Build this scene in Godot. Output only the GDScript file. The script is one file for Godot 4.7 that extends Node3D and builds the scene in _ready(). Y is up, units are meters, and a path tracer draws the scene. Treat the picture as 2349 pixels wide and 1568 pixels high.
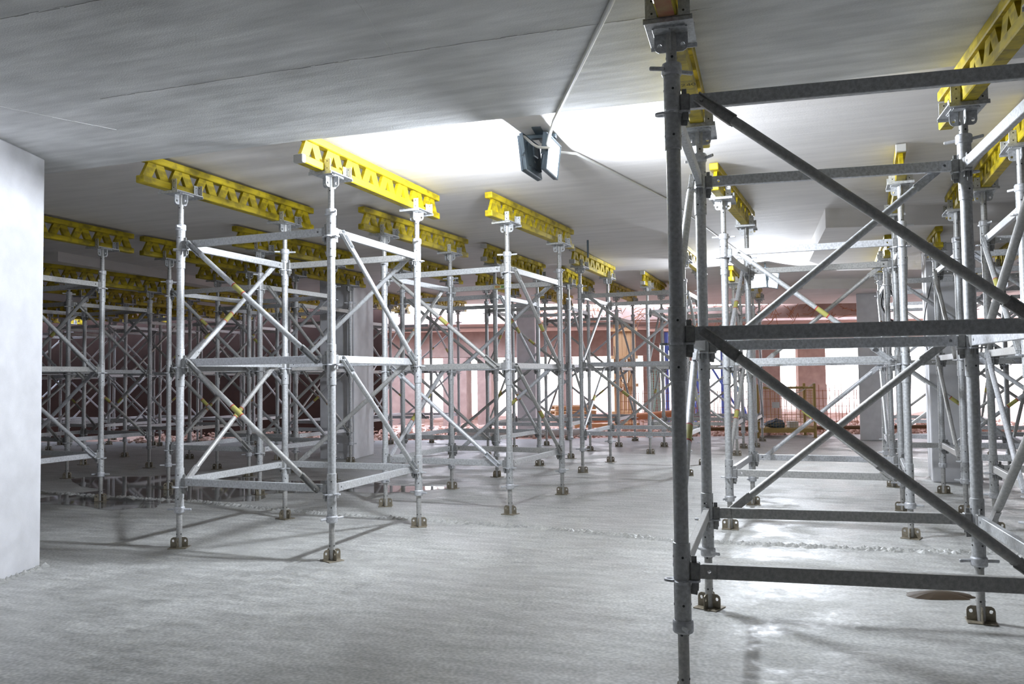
extends Node3D

# ---------------------------------------------------------------- geometry collector
class G:
	var v := PackedVector3Array()
	var n := PackedVector3Array()
	var u := PackedVector2Array()
	var c := PackedColorArray()
	var ix := PackedInt32Array()
	var col := Color(1, 1, 1)
	func tri(a: Vector3, b: Vector3, d: Vector3, nn := Vector3.ZERO) -> void:
		var m := nn
		if m == Vector3.ZERO:
			m = (d - a).cross(b - a)
			if m.length() < 1e-12:
				return
			m = m.normalized()
		var k := v.size()
		v.append(a); v.append(b); v.append(d)
		for i in 3:
			n.append(m); c.append(col)
			u.append(Vector2(v[k + i].x + v[k + i].z, v[k + i].y))
		ix.append(k); ix.append(k + 1); ix.append(k + 2)
	func quad(a: Vector3, b: Vector3, d: Vector3, e: Vector3, inside: Vector3) -> void:
		# flat quad whose normal points away from the point «inside»
		var m := (d - a).cross(b - a)
		if m.length() < 1e-12:
			m = (e - a).cross(d - a)
		m = m.normalized()
		if m.dot((a + b + d + e) * 0.25 - inside) < 0.0:
			m = -m
			quad_n(a, e, d, b, m)
		else:
			quad_n(a, b, d, e, m)
	func quad_n(a: Vector3, b: Vector3, d: Vector3, e: Vector3, m: Vector3) -> void:
		var k := v.size()
		for p in [a, b, d, e]:
			v.append(p); n.append(m); c.append(col)
			if absf(m.y) > 0.7:
				u.append(Vector2(p.x, p.z))
			elif absf(m.x) > 0.7:
				u.append(Vector2(p.z, p.y))
			else:
				u.append(Vector2(p.x, p.y))
		for i in [0, 1, 2, 0, 2, 3]:
			ix.append(k + i)
	func box(at: Vector3, s: Vector3, b := Basis.IDENTITY, bev := 0.0) -> void:
		var h := s * 0.5
		if bev <= 0.0:
			var p := []
			for i in 8:
				p.append(at + b * Vector3(h.x * (1 if i & 1 else -1), h.y * (1 if i & 2 else -1), h.z * (1 if i & 4 else -1)))
			for f in [[0, 1, 3, 2], [4, 5, 7, 6], [0, 1, 5, 4], [2, 3, 7, 6], [0, 2, 6, 4], [1, 3, 7, 5]]:
				quad(p[f[0]], p[f[1]], p[f[2]], p[f[3]], at)
			return
		# chamfered box: three rectangles per axis pair
		var q := func(sx: int, sy: int, sz: int, ax: int) -> Vector3:
			var t := Vector3(h.x * sx, h.y * sy, h.z * sz)
			for k in 3:
				if k != ax:
					t[k] -= signf(t[k]) * bev
			return at + b * t
		for ax in 3:
			for sg in [-1, 1]:
				var cs := []
				for w in [[-1, -1], [1, -1], [1, 1], [-1, 1]]:
					var t := [0, 0, 0]
					t[ax] = sg; t[(ax + 1) % 3] = w[0]; t[(ax + 2) % 3] = w[1]
					cs.append(q.call(t[0], t[1], t[2], ax))
				quad(cs[0], cs[1], cs[2], cs[3], at)
		for ax in 3:
			var a1 := (ax + 1) % 3
			var a2 := (ax + 2) % 3
			for s1 in [-1, 1]:
				for s2 in [-1, 1]:
					var e := []
					for w in [[-1, a1], [1, a1], [1, a2], [-1, a2]]:
						var t := [0, 0, 0]
						t[ax] = w[0]; t[a1] = s1; t[a2] = s2
						e.append(q.call(t[0], t[1], t[2], w[1]))
					quad(e[0], e[1], e[2], e[3], at)
		for i in 8:
			var sx := 1 if i & 1 else -1
			var sy := 1 if i & 2 else -1
			var sz := 1 if i & 4 else -1
			var a: Vector3 = q.call(sx, sy, sz, 0)
			var bb: Vector3 = q.call(sx, sy, sz, 1)
			var d: Vector3 = q.call(sx, sy, sz, 2)
			var m := (b * Vector3(sx, sy, sz)).normalized()
			tri(a, bb, d, m)
	func ring_tube(pts: Array, radii: Array, seg: int, caps := true, smooth := true) -> void:
		# a tube through points with its own radius at each
		var k0 := v.size()
		var np := pts.size()
		var frame := Basis.IDENTITY
		for i in np:
			var t: Vector3 = (pts[mini(i + 1, np - 1)] - pts[maxi(i - 1, 0)]).normalized()
			var up := Vector3.UP if absf(t.y) < 0.95 else Vector3.RIGHT
			if i == 0:
				var x := t.cross(up).normalized()
				frame = Basis(x, t.cross(x).normalized(), t)
			else:
				var x := (frame.x - t * frame.x.dot(t)).normalized()
				frame = Basis(x, t.cross(x).normalized(), t)
			for j in seg + 1:
				var a := TAU * j / seg
				var d := frame.x * cos(a) + frame.y * sin(a)
				v.append(pts[i] + d * radii[i]); n.append(d); c.append(col)
				u.append(Vector2(float(j) / seg * 0.2, pts[i].y if absf(t.y) > 0.5 else pts[i].x))
		for i in np - 1:
			for j in seg:
				var a := k0 + i * (seg + 1) + j
				for q in [0, seg + 1, 1, 1, seg + 1, seg + 2]:
					ix.append(a + q)
		if caps:
			for w in [0, np - 1]:
				var t: Vector3 = (pts[0] - pts[1]).normalized() if w == 0 else (pts[np - 1] - pts[np - 2]).normalized()
				for j in seg:
					tri(pts[w], v[k0 + w * (seg + 1) + j], v[k0 + w * (seg + 1) + j + 1], t)
	func tube(a: Vector3, b: Vector3, r: float, seg := 12, r2 := -1.0) -> void:
		ring_tube([a, b], [r, r if r2 < 0 else r2], seg)
	func lathe(prof: Array, seg: int, at := Vector3.ZERO) -> void:
		# prof: [radius, height]; hard edges between the segments
		for i in prof.size() - 1:
			var a: Array = prof[i]
			var b: Array = prof[i + 1]
			var sl := Vector2(b[1] - a[1], a[0] - b[0])
			if sl.length() < 1e-9:
				continue
			sl = sl.normalized()
			var k := v.size()
			for j in seg + 1:
				var th := TAU * j / seg
				var d := Vector3(cos(th), 0, sin(th))
				var m := d * sl.x + Vector3.UP * sl.y
				v.append(at + d * a[0] + Vector3.UP * a[1]); n.append(m); c.append(col); u.append(Vector2(float(j) / seg * 0.2, a[1] + a[0]))
				v.append(at + d * b[0] + Vector3.UP * b[1]); n.append(m); c.append(col); u.append(Vector2(float(j) / seg * 0.2, b[1] + b[0]))
			for j in seg:
				var q := k + j * 2
				for w in [0, 1, 2, 2, 1, 3]:
					ix.append(q + w)
	func star_plate(outer: Array, hc: Vector2, hr: Vector2, th: float, xf: Transform3D) -> void:
		# a flat plate, star-shaped seen from hc, with an oval hole round hc (hr zero: none); plate in xf's xy plane, thickness th along z
		var N := outer.size()
		var hole := []
		for p in outer:
			var d: Vector2 = (p - hc).normalized()
			hole.append(hc + Vector2(d.x * hr.x, d.y * hr.y))
		var P := func(p: Vector2, z: float) -> Vector3: return xf * Vector3(p.x, p.y, z)
		var nz := xf.basis.z.normalized()
		for i in N:
			var j := (i + 1) % N
			for s in [1, -1]:
				var z: float = th * 0.5 * s
				if hr == Vector2.ZERO:
					tri(P.call(hc, z), P.call(outer[i], z), P.call(outer[j], z), nz * s)
				else:
					quad_n(P.call(outer[i], z), P.call(outer[j], z), P.call(hole[j], z), P.call(hole[i], z), nz * s)
			var m2: Vector2 = (outer[j] - outer[i]).orthogonal().normalized()
			if m2.dot((outer[i] + outer[j]) * 0.5 - hc) < 0:
				m2 = -m2
			var m := (xf.basis * Vector3(m2.x, m2.y, 0)).normalized()
			quad_n(P.call(outer[i], th * 0.5), P.call(outer[j], th * 0.5), P.call(outer[j], -th * 0.5), P.call(outer[i], -th * 0.5), m)
			if hr != Vector2.ZERO:
				var w: Vector2 = -((hole[i] + hole[j]) * 0.5 - hc).normalized()
				quad_n(P.call(hole[i], th * 0.5), P.call(hole[j], th * 0.5), P.call(hole[j], -th * 0.5), P.call(hole[i], -th * 0.5), (xf.basis * Vector3(w.x, w.y, 0)).normalized())
	func prism(poly: Array, th: float, xf: Transform3D) -> void:
		var ctr := Vector2.ZERO
		for p in poly:
			ctr += p
		star_plate(poly, ctr / poly.size(), Vector2.ZERO, th, xf)
	func mesh(m: Material, into: ArrayMesh = null) -> ArrayMesh:
		for i in range(0, ix.size(), 3):      # front faces run clockwise about their normals
			var p := ix[i]
			var q := ix[i + 1]
			var r := ix[i + 2]
			if (v[r] - v[p]).cross(v[q] - v[p]).dot(n[p] + n[q] + n[r]) < 0.0:
				ix[i + 1] = r
				ix[i + 2] = q
		var a := []
		a.resize(Mesh.ARRAY_MAX)
		a[Mesh.ARRAY_VERTEX] = v; a[Mesh.ARRAY_NORMAL] = n; a[Mesh.ARRAY_TEX_UV] = u; a[Mesh.ARRAY_COLOR] = c; a[Mesh.ARRAY_INDEX] = ix
		var am := into if into else ArrayMesh.new()
		am.add_surface_from_arrays(Mesh.PRIMITIVE_TRIANGLES, a)
		am.surface_set_material(am.get_surface_count() - 1, m)
		return am

const NEAR_Y := 3.13    # underside of the near, deeper slab
const FAR_Y := 3.25     # underside of the slab beyond it
const YAW := 0.368      # the building grid is turned by this much from the camera
var M := {}             # materials
var S := {}             # shared meshes
var rng := RandomNumberGenerator.new()

# ---------------------------------------------------------------- helpers
func F(x: float, y: float, z: float) -> Vector3:      # x to the right, y up, z forward from the camera
	return Vector3(x, y, -z)
func eg(e: float, g: float, y := 0.0) -> Vector3:     # building grid -> world
	return F(e * cos(YAW) + g * sin(YAW), y, -e * sin(YAW) + g * cos(YAW))
func put(called: String, mesh: Mesh, parent: Node, xf := Transform3D.IDENTITY) -> MeshInstance3D:
	var o := MeshInstance3D.new()
	o.name = called
	o.mesh = mesh
	o.transform = xf
	o.cast_shadow = GeometryInstance3D.SHADOW_CASTING_SETTING_ON
	parent.add_child(o, true)
	return o
func tag(o: Node, label: String, category: String, group := "", kind := "") -> Node:
	o.set_meta("label", label)
	if category != "": o.set_meta("category", category)
	if group != "": o.set_meta("group", group)
	if kind != "": o.set_meta("kind", kind)
	return o
func base(called: String, at: Vector3, turn := 0.0) -> Node3D:
	var o := Node3D.new()
	o.name = called
	add_child(o, true)
	o.position = at
	o.rotation.y = turn
	return o
func at3(x: float, y: float, z: float) -> Transform3D:
	return Transform3D(Basis.IDENTITY, Vector3(x, y, z))

# ---------------------------------------------------------------- textures
func noise(seed_: int, freq: float, oct := 4, type := FastNoiseLite.TYPE_SIMPLEX_SMOOTH) -> FastNoiseLite:
	var f := FastNoiseLite.new()
	f.seed = seed_; f.frequency = freq; f.noise_type = type
	f.fractal_octaves = oct
	return f
func grey(f: FastNoiseLite, w: int, h: int) -> PackedByteArray:
	var im := f.get_seamless_image(w, h, false, false, 0.1, true)
	im.convert(Image.FORMAT_L8)
	return im.get_data()
func stretched(f: FastNoiseLite, w: int, h: int, sx: int) -> PackedByteArray:
	var im := f.get_seamless_image(w / sx, h, false, false, 0.1, true)
	im.convert(Image.FORMAT_L8)
	im.resize(w, h, Image.INTERPOLATE_CUBIC)
	return im.get_data()
func tex(bytes: PackedByteArray, w: int, h: int, fmt: int) -> ImageTexture:
	var im := Image.create_from_data(w, h, false, fmt, bytes)
	im.generate_mipmaps()
	return ImageTexture.create_from_image(im)
func concrete_tex(seed_: int, w: int, h: int, sx: int, lo: Color, hi: Color, blot: float) -> Array:
	# albedo with streaks, blotches, pores; and a height map
	var a := stretched(noise(seed_, 0.016, 6), w, h, sx)
	var b := grey(noise(seed_ + 1, 0.004, 4), w, h)
	var d := grey(noise(seed_ + 2, 0.25, 2), w, h)
	var al := PackedByteArray(); al.resize(w * h * 3)
	var he := PackedByteArray(); he.resize(w * h)
	var l0 := lo.linear_to_srgb()
	var h0 := hi.linear_to_srgb()
	for i in w * h:
		var t := a[i] / 255.0 * (0.72 - blot) + b[i] / 255.0 * (0.1 + blot) + d[i] / 255.0 * 0.18
		t = clampf((t - 0.5) * 1.5 + 0.5, 0.0, 1.0)
		if d[i] > 236:
			t *= 0.6
		al[i * 3] = int(255.0 * lerpf(l0.r, h0.r, t)); al[i * 3 + 1] = int(255.0 * lerpf(l0.g, h0.g, t)); al[i * 3 + 2] = int(255.0 * lerpf(l0.b, h0.b, t))
		he[i] = clampi(int(a[i] * 0.6 + d[i] * 0.4), 0, 255)
	return [tex(al, w, h, Image.FORMAT_RGB8), tex(he, w, h, Image.FORMAT_L8)]

func std(color: Color, rough: float, metal := 0.0) -> StandardMaterial3D:
	var m := StandardMaterial3D.new()
	m.albedo_color = color.linear_to_srgb()
	m.roughness = rough
	m.metallic = metal
	return m

func make_materials() -> void:
	# galvanised steel: cloudy spangle
	var gw := 512
	var a := grey(noise(11, 0.03, 4), gw, gw)
	var b := grey(noise(12, 0.12, 3, FastNoiseLite.TYPE_CELLULAR), gw, gw)
	var al := PackedByteArray(); al.resize(gw * gw)
	var ro := PackedByteArray(); ro.resize(gw * gw)
	for i in gw * gw:
		var t := a[i] / 255.0 * 0.65 + b[i] / 255.0 * 0.35
		al[i] = clampi(int(255.0 * (0.75 + 0.34 * t)), 0, 255)
		ro[i] = clampi(int(255.0 * (0.38 + 0.3 * t)), 0, 255)
	var gal := tex(al, gw, gw, Image.FORMAT_L8)
	var galr := tex(ro, gw, gw, Image.FORMAT_L8)
	for k in [["steel", Color(0.66, 0.67, 0.68)], ["steel_dull", Color(0.57, 0.565, 0.55)], ["steel_new", Color(0.74, 0.75, 0.78)], ["steel_dark", Color(0.36, 0.36, 0.355)]]:
		var m := std(k[1], 1.0, 0.45)
		m.albedo_texture = gal
		m.roughness_texture = galr
		m.uv1_triplanar = true
		m.uv1_scale = Vector3(2.6, 2.6, 2.6)
		M[k[0]] = m
	M["steel_foot"] = M.steel_dull.duplicate()
	M.steel_foot.albedo_color = Color(0.33, 0.29, 0.22).linear_to_srgb()
	M["hole_shade"] = std(Color(0.06, 0.06, 0.06), 0.6, 0.3)  # dark discs: the shade inside holes put into colour, nothing is cut
	M["mud"] = std(Color(0.05, 0.032, 0.016), 0.6)
	M["rust"] = std(Color(0.17, 0.10, 0.05), 0.8, 0.2)
	# yellow painted timber of the girders, dirty
	var ya := stretched(noise(21, 0.05, 4), 512, 512, 8)
	var yb := grey(noise(22, 0.012, 4), 512, 512)
	var yc := grey(noise(23, 0.2, 2), 512, 512)
	var yl := PackedByteArray(); yl.resize(512 * 512 * 3)
	for i in 512 * 512:
		var t := clampf(0.92 + (ya[i] / 255.0 - 0.5) * 0.18, 0.0, 1.0)
		var dirt := clampf((yb[i] / 255.0 - 0.5) * 0.9, 0.0, 0.30) + (0.18 if yc[i] > 226 else 0.0)
		t *= 1.0 - dirt
		yl[i * 3] = clampi(int(200 * t), 0, 255); yl[i * 3 + 1] = clampi(int(177 * t), 0, 255); yl[i * 3 + 2] = clampi(int(20 * t + 8 * dirt), 0, 255)
	var ym := std(Color.WHITE, 0.5)
	ym.albedo_color = Color.WHITE
	ym.albedo_texture = tex(yl, 512, 512, Image.FORMAT_RGB8)
	ym.uv1_triplanar = true
	ym.uv1_scale = Vector3(0.9, 0.9, 0.9)
	M["yellow"] = ym
	M["cap"] = std(Color(0.50, 0.49, 0.46), 0.5, 0.3)
	M["wood"] = std(Color(0.52, 0.33, 0.17), 0.75)
	M["plywood"] = std(Color(0.50, 0.27, 0.13), 0.7)
	var vm := std(Color.WHITE, 0.55)
	vm.albedo_color = Color.WHITE
	vm.vertex_color_use_as_albedo = true
	M["tint"] = vm
	# concrete
	var c1 := concrete_tex(31, 1024, 1024, 4, Color(0.54, 0.54, 0.535), Color(0.88, 0.88, 0.875), 0.25)
	var near := std(Color.WHITE, 0.85)
	near.albedo_color = Color.WHITE
	near.albedo_texture = c1[0]
	near.heightmap_enabled = true; near.heightmap_texture = c1[1]; near.heightmap_scale = 0.18
	near.uv1_scale = Vector3(0.28, 0.45, 1)
	M["slab_near"] = near
	var c2 := concrete_tex(41, 1024, 1024, 6, Color(0.70, 0.67, 0.65), Color(0.84, 0.805, 0.785), 0.2)
	var far := std(Color.WHITE, 0.8)
	far.albedo_color = Color.WHITE
	far.albedo_texture = c2[0]
	far.heightmap_enabled = true; far.heightmap_texture = c2[1]; far.heightmap_scale = 0.15
	far.uv1_scale = Vector3(0.22, 0.4, 1)
	M["slab_far"] = far
	var c3 := concrete_tex(51, 512, 512, 1, Color(0.62, 0.62, 0.64), Color(0.77, 0.77, 0.80), 0.3)
	var cm := std(Color.WHITE, 0.8)
	cm.albedo_color = Color.WHITE
	cm.albedo_texture = c3[0]
	cm.uv1_triplanar = true
	cm.uv1_scale = Vector3(0.6, 0.6, 0.6)
	M["column"] = cm
	var c4 := concrete_tex(61, 512, 512, 1, Color(0.34, 0.24, 0.21), Color(0.52, 0.40, 0.355), 0.3)
	var pm := std(Color.WHITE, 0.9)
	pm.albedo_color = Color.WHITE
	pm.albedo_texture = c4[0]
	pm.uv1_triplanar = true
	pm.uv1_scale = Vector3(0.4, 0.4, 0.4)
	M["pink_concrete"] = pm
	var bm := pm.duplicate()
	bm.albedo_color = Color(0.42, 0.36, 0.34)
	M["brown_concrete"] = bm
	var c5 := concrete_tex(71, 512, 512, 1, Color(0.40, 0.24, 0.18), Color(0.74, 0.55, 0.47), 0.3)
	var rm := std(Color.WHITE, 0.95)
	rm.albedo_color = Color.WHITE
	rm.albedo_texture = c5[0]
	rm.uv1_triplanar = true
	rm.uv1_scale = Vector3(0.7, 0.7, 0.7)
	M["rubble"] = rm
	make_floor_material()
	# the lamps
	var lens := std(Color(0.9, 0.95, 1.0), 0.3)
	lens.emission_enabled = true
	lens.emission = Color(0.93, 0.96, 1.0)
	lens.emission_energy_multiplier = 3.0
	M["lens"] = lens
	M["housing"] = std(Color(0.10, 0.13, 0.155), 0.45, 0.4)
	M["conduit"] = std(Color(0.62, 0.62, 0.60), 0.5)
	M["cable"] = std(Color(0.03, 0.03, 0.03), 0.6)
	M["white_tube"] = std(Color(0.75, 0.75, 0.72), 0.5)
	var water := std(Color(0.20, 0.19, 0.17), 0.04)
	water.transparency = BaseMaterial3D.TRANSPARENCY_ALPHA
	water.albedo_color.a = 0.45
	M["water"] = water
	M["blue"] = std(Color(0.10, 0.16, 0.50), 0.5)
	M["net"] = std(Color(0.45, 0.72, 0.66), 0.8)
	M["tarp"] = std(Color(0.06, 0.10, 0.14), 0.5)
	M["rebar"] = std(Color(0.34, 0.15, 0.07), 0.8, 0.2)
	M["cage"] = std(Color(0.38, 0.27, 0.09), 0.7, 0.2)
	M["orange_pipe"] = std(Color(0.62, 0.26, 0.12), 0.5)
	var rw := concrete_tex(65, 256, 256, 2, Color(0.30, 0.04, 0.03), Color(0.42, 0.30, 0.14), 0.4)
	var rwm := std(Color.WHITE, 0.7)
	rwm.albedo_color = Color.WHITE
	rwm.albedo_texture = rw[0]
	rwm.uv1_scale = Vector3(3, 3, 1)
	M["red_wood"] = rwm
	M["red"] = std(Color(0.55, 0.05, 0.04), 0.5)

func make_floor_material() -> void:
	# one map over 20 x 20 m: trowel streaks, damp patches, pores
	var w := 2048
	var a := stretched(noise(81, 0.035, 4), w, w, 4)
	var b := grey(noise(82, 0.006, 5), w, w)
	var d := grey(noise(83, 0.18, 2), w, w)
	var e := grey(noise(84, 0.045, 4), w, w)
	var al := PackedByteArray(); al.resize(w * w * 3)
	var ro := PackedByteArray(); ro.resize(w * w)
	var he := PackedByteArray(); he.resize(w * w)
	for i in w * w:
		var wet := clampf((b[i] - 118) * 0.016 + 0.5, 0.0, 1.0)
		var t := 0.52 + (a[i] - 128) * 0.0007 + (d[i] - 128) * 0.0010 + (e[i] - 128) * 0.0004
		t = (t - 0.03 * wet) * 0.86 + 0.27
		if d[i] > 238:
			t -= 0.10
		var g := clampi(int(t * 255.0), 0, 255)
		al[i * 3] = g; al[i * 3 + 1] = g; al[i * 3 + 2] = clampi(int(g * 0.985), 0, 255)
		ro[i] = clampi(int(180 - 66 * wet + (e[i] - 128) * 0.3), 20, 255)
		he[i] = clampi(int(128 + (a[i] - 128) * 0.28 + (d[i] - 128) * 0.16 + (e[i] - 128) * 0.55), 0, 255)
	var m := std(Color.WHITE, 1.0)
	m.albedo_color = Color.WHITE
	m.albedo_texture = tex(al, w, w, Image.FORMAT_RGB8)
	m.roughness_texture = tex(ro, w, w, Image.FORMAT_L8)
	m.heightmap_enabled = true
	m.heightmap_texture = tex(he, w, w, Image.FORMAT_L8)
	m.heightmap_scale = 0.45
	m.uv1_scale = Vector3(0.1, 0.1, 1)
	M["floor"] = m

# ---------------------------------------------------------------- shared meshes of the shoring system
func make_shared() -> void:
	# upright: y = 0 at the lowest rosette, rosettes every metre
	for lod in 2:
		var seg := 20 if lod == 0 else 10
		var g := G.new()
		var pr := []
		pr.append([0.0, -0.165]); pr.append([0.036, -0.165])
		for k in 3:
			if k > 0:
				pr.append([0.0365, k - 0.158])
			pr.append([0.0365, k + 0.158])
			if k < 2:
				pr.append([0.031, k + 0.160]); pr.append([0.031, k + 1 - 0.160])
		pr.append([0.036, 2.165]); pr.append([0.0, 2.165])
		g.lathe(pr, seg)
		var am := g.mesh(M.steel)
		if lod == 0:
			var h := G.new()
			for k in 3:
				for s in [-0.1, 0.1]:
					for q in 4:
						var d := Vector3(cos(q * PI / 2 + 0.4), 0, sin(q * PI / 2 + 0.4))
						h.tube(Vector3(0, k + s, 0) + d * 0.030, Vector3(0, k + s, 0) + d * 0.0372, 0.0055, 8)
			h.mesh(M.hole_shade, am)  # sleeve holes drawn as dark discs, their shade painted on
		S["upright%d" % lod] = am
	# rosette: four eyed lobes
	for lod in 2:
		var g := G.new()
		for q in 4:
			var out := []
			var nn := 5 if lod == 0 else 2
			for i in nn + 1:                                   # hub side
				var th := lerpf(PI / 4, -PI / 4, float(i) / nn)
				out.append(Vector2(cos(th), sin(th)) * 0.030)
			out.append(Vector2(0.040, -0.030))
			var mm := 8 if lod == 0 else 4
			for i in mm + 1:                                   # nose of the lobe
				var th := lerpf(-PI / 2, PI / 2, float(i) / mm)
				out.append(Vector2(0.052 + cos(th) * 0.024, sin(th) * 0.026))
			out.append(Vector2(0.040, 0.030))
			var xf := Transform3D(Basis(Vector3.RIGHT, -PI / 2), Vector3.ZERO)
			xf = Transform3D(Basis(Vector3.UP, q * PI / 2), Vector3.ZERO) * xf
			g.star_plate(out, Vector2(0.053, 0), Vector2(0.013, 0.010) if lod == 0 else Vector2.ZERO, 0.009, xf)
		S["rosette%d" % lod] = g.mesh(M.steel_new)
	# jack tube: y = 0 at the plate, runs up into the upright
	var jt := G.new()
	jt.lathe([[0.0, 0.006], [0.0235, 0.006], [0.0235, 0.62], [0.0, 0.62]], 16)
	var jtm := jt.mesh(M.steel_dull)
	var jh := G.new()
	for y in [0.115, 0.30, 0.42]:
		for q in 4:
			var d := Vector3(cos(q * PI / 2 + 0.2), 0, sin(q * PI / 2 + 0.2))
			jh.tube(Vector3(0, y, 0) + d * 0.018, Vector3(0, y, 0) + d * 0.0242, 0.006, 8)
	jh.mesh(M.hole_shade, jtm)
	S["jack"] = jtm
	# foot plate with four eyed fins
	var bp := G.new()
	var bp_copy := G.new()
	bp.box(Vector3(0, 0.0035, 0), Vector3(0.15, 0.007, 0.13), Basis.IDENTITY, 0.0015)
	for q in 4:
		var out := []
		for p in [[0.022, 0.006], [0.045, 0.006], [0.072, 0.006], [0.072, 0.03], [0.072, 0.062], [0.066, 0.078], [0.052, 0.087], [0.036, 0.087], [0.022, 0.087], [0.022, 0.045]]:
			out.append(Vector2(p[0], p[1]))
		bp.star_plate(out, Vector2(0.050, 0.058), Vector2(0.0105, 0.0105), 0.006, Transform3D(Basis(Vector3.UP, q * PI / 2), Vector3.ZERO))
	bp_copy.box(Vector3(0, 0.0035, 0), Vector3(0.15, 0.007, 0.13), Basis.IDENTITY, 0.0015)
	for q in 4:
		var out := []
		for p in [[0.022, 0.006], [0.045, 0.006], [0.072, 0.006], [0.072, 0.03], [0.072, 0.062], [0.066, 0.078], [0.052, 0.087], [0.036, 0.087], [0.022, 0.087], [0.022, 0.045]]:
			out.append(Vector2(p[0], p[1]))
		bp_copy.star_plate(out, Vector2(0.050, 0.058), Vector2(0.0105, 0.0105), 0.006, Transform3D(Basis(Vector3.UP, q * PI / 2), Vector3.ZERO))
	S["base_plate"] = bp.mesh(M.steel_foot)
	S["bracket"] = bp_copy.mesh(M.steel)
	# adjusting nut with two wing handles
	var nu := G.new()
	nu.lathe([[0.024, -0.026], [0.040, -0.026], [0.044, -0.018], [0.044, 0.018], [0.040, 0.026], [0.024, 0.026]], 18)
	for s in [-1, 1]:
		nu.box(Vector3(s * 0.072, 0.002, 0.012 * s), Vector3(0.066, 0.018, 0.013), Basis(Vector3.UP, 0.12 * s), 0.004)
	S["nut"] = nu.mesh(M.steel_new)
	# crosshead: plate, turned-down lips, four angle prongs (y = 0 at the plate's top)
	var ch := G.new()
	ch.box(Vector3(0, -0.004, 0), Vector3(0.205, 0.008, 0.31), Basis.IDENTITY, 0.0015)
	for s in [-1, 1]:
		ch.box(Vector3(0, -0.014, s * 0.152), Vector3(0.205, 0.020, 0.006))
		ch.box(Vector3(0.0, -0.012, s * 0.055), Vector3(0.13, 0.010, 0.05))
		for t in [-1, 1]:
			ch.box(Vector3(s * 0.0465, 0.045, t * 0.128), Vector3(0.005, 0.092, 0.052), Basis.IDENTITY, 0.001)
			ch.box(Vector3(s * 0.070, 0.045, t * 0.1515), Vector3(0.046, 0.092, 0.005), Basis.IDENTITY, 0.001)
	var chm := ch.mesh(M.steel)
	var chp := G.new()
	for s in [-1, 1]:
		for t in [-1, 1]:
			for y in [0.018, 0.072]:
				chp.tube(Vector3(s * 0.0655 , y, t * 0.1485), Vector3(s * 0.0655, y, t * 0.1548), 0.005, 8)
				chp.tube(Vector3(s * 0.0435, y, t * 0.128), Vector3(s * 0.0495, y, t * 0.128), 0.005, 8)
	chp.mesh(M.hole_shade, chm)
	S["fork"] = chm
	# ledger 1.5 m between leg axes: bar with a bolt hole near each end (x along, y up; y = 0 at the rosette)
	var L := 1.5
	for mk in [["steel", "ledger"], ["steel_dull", "ledger_dull"], ["steel_new", "ledger_new"], ["steel_dark", "ledger_dark"]]:
		var le := G.new()
		var x0 := -L / 2 + 0.062
		var y0 := 0.012
		var y1 := 0.072
		var ym := 0.042
		le.box(Vector3(0, ym, 0), Vector3(-2 * x0 - 0.16, y1 - y0, 0.034), Basis.IDENTITY, 0.003)
		for s in [-1, 1]:
			var out := []
			for p in [[0.0, y0], [0.025, y0 - 0.0], [0.05, y0], [0.0805, y0], [0.0805, ym], [0.0805, y1], [0.05, y1], [0.025, y1], [0.0, y1 - 0.004], [0.0, ym]]:
				out.append(Vector2(s * (x0 + p[0]), p[1]))
			le.star_plate(out, Vector2(s * (x0 + 0.05), ym), Vector2(0.0085, 0.0085), 0.032, Transform3D.IDENTITY)
		S[mk[1]] = le.mesh(M[mk[0]])
	# wedge head closing a ledger onto the rosette (x towards the leg)
	var we := G.new()
	we.box(Vector3(0.012, 0.040, 0), Vector3(0.042, 0.074, 0.042), Basis.IDENTITY, 0.005)
	we.box(Vector3(0.016, -0.030, 0), Vector3(0.030, 0.055, 0.007), Basis(Vector3.BACK, 0.12), 0.0015)
	we.box(Vector3(0.016, 0.088, 0), Vector3(0.022, 0.030, 0.007), Basis.IDENTITY, 0.0015)
	for s in [-1, 1]:
		we.box(Vector3(0.010, -0.020, s * 0.017), Vector3(0.024, 0.034, 0.006), Basis.IDENTITY, 0.001)
	S["wedge"] = we.mesh(M.steel_dark)
	# diagonal brace: tube with fork-shaped channel ends (x along, z outward), nominal length 1.62
	var B := 1.62
	for mk in [["steel", "brace"], ["steel_dull", "brace_dull"], ["steel_new", "brace_new"]]:
		var br := G.new()
		br.ring_tube([Vector3(-B / 2 + 0.17, 0, 0), Vector3(-B / 2 + 0.20, 0, 0), Vector3(B / 2 - 0.20, 0, 0), Vector3(B / 2 - 0.17, 0, 0)], [0.0195, 0.0215, 0.0215, 0.0195], 14)
		for s in [-1, 1]:
			var xc: float = s * (B / 2 - 0.085)
			br.box(Vector3(xc, 0, -0.012), Vector3(0.20, 0.044, 0.004))
			for t in [-1, 1]:
				br.box(Vector3(xc + s * 0.004, t * 0.0205, 0.001), Vector3(0.19, 0.005, 0.024), Basis(Vector3.BACK, -0.02 * s * t), 0.001)
			br.tube(Vector3(s * (B / 2 - 0.012), 0, -0.03), Vector3(s * (B / 2 - 0.012), 0, 0.016), 0.0075, 8)
		S[mk[1]] = br.mesh(M[mk[0]])
	# printed sleeve sticker on a brace
	var sk := G.new()
	sk.col = Color(0.40, 0.38, 0.11)
	sk.ring_tube([Vector3(-0.055, 0, 0), Vector3(0.055, 0, 0)], [0.0221, 0.0221], 14, false)
	sk.col = Color(0.42, 0.06, 0.05)
	for s in [-1, 1]:
		sk.ring_tube([Vector3(s * 0.055, 0, 0), Vector3(s * 0.065, 0, 0)], [0.0221, 0.0221], 14, false)
	S["sticker"] = sk.mesh(M.tint)
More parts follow.
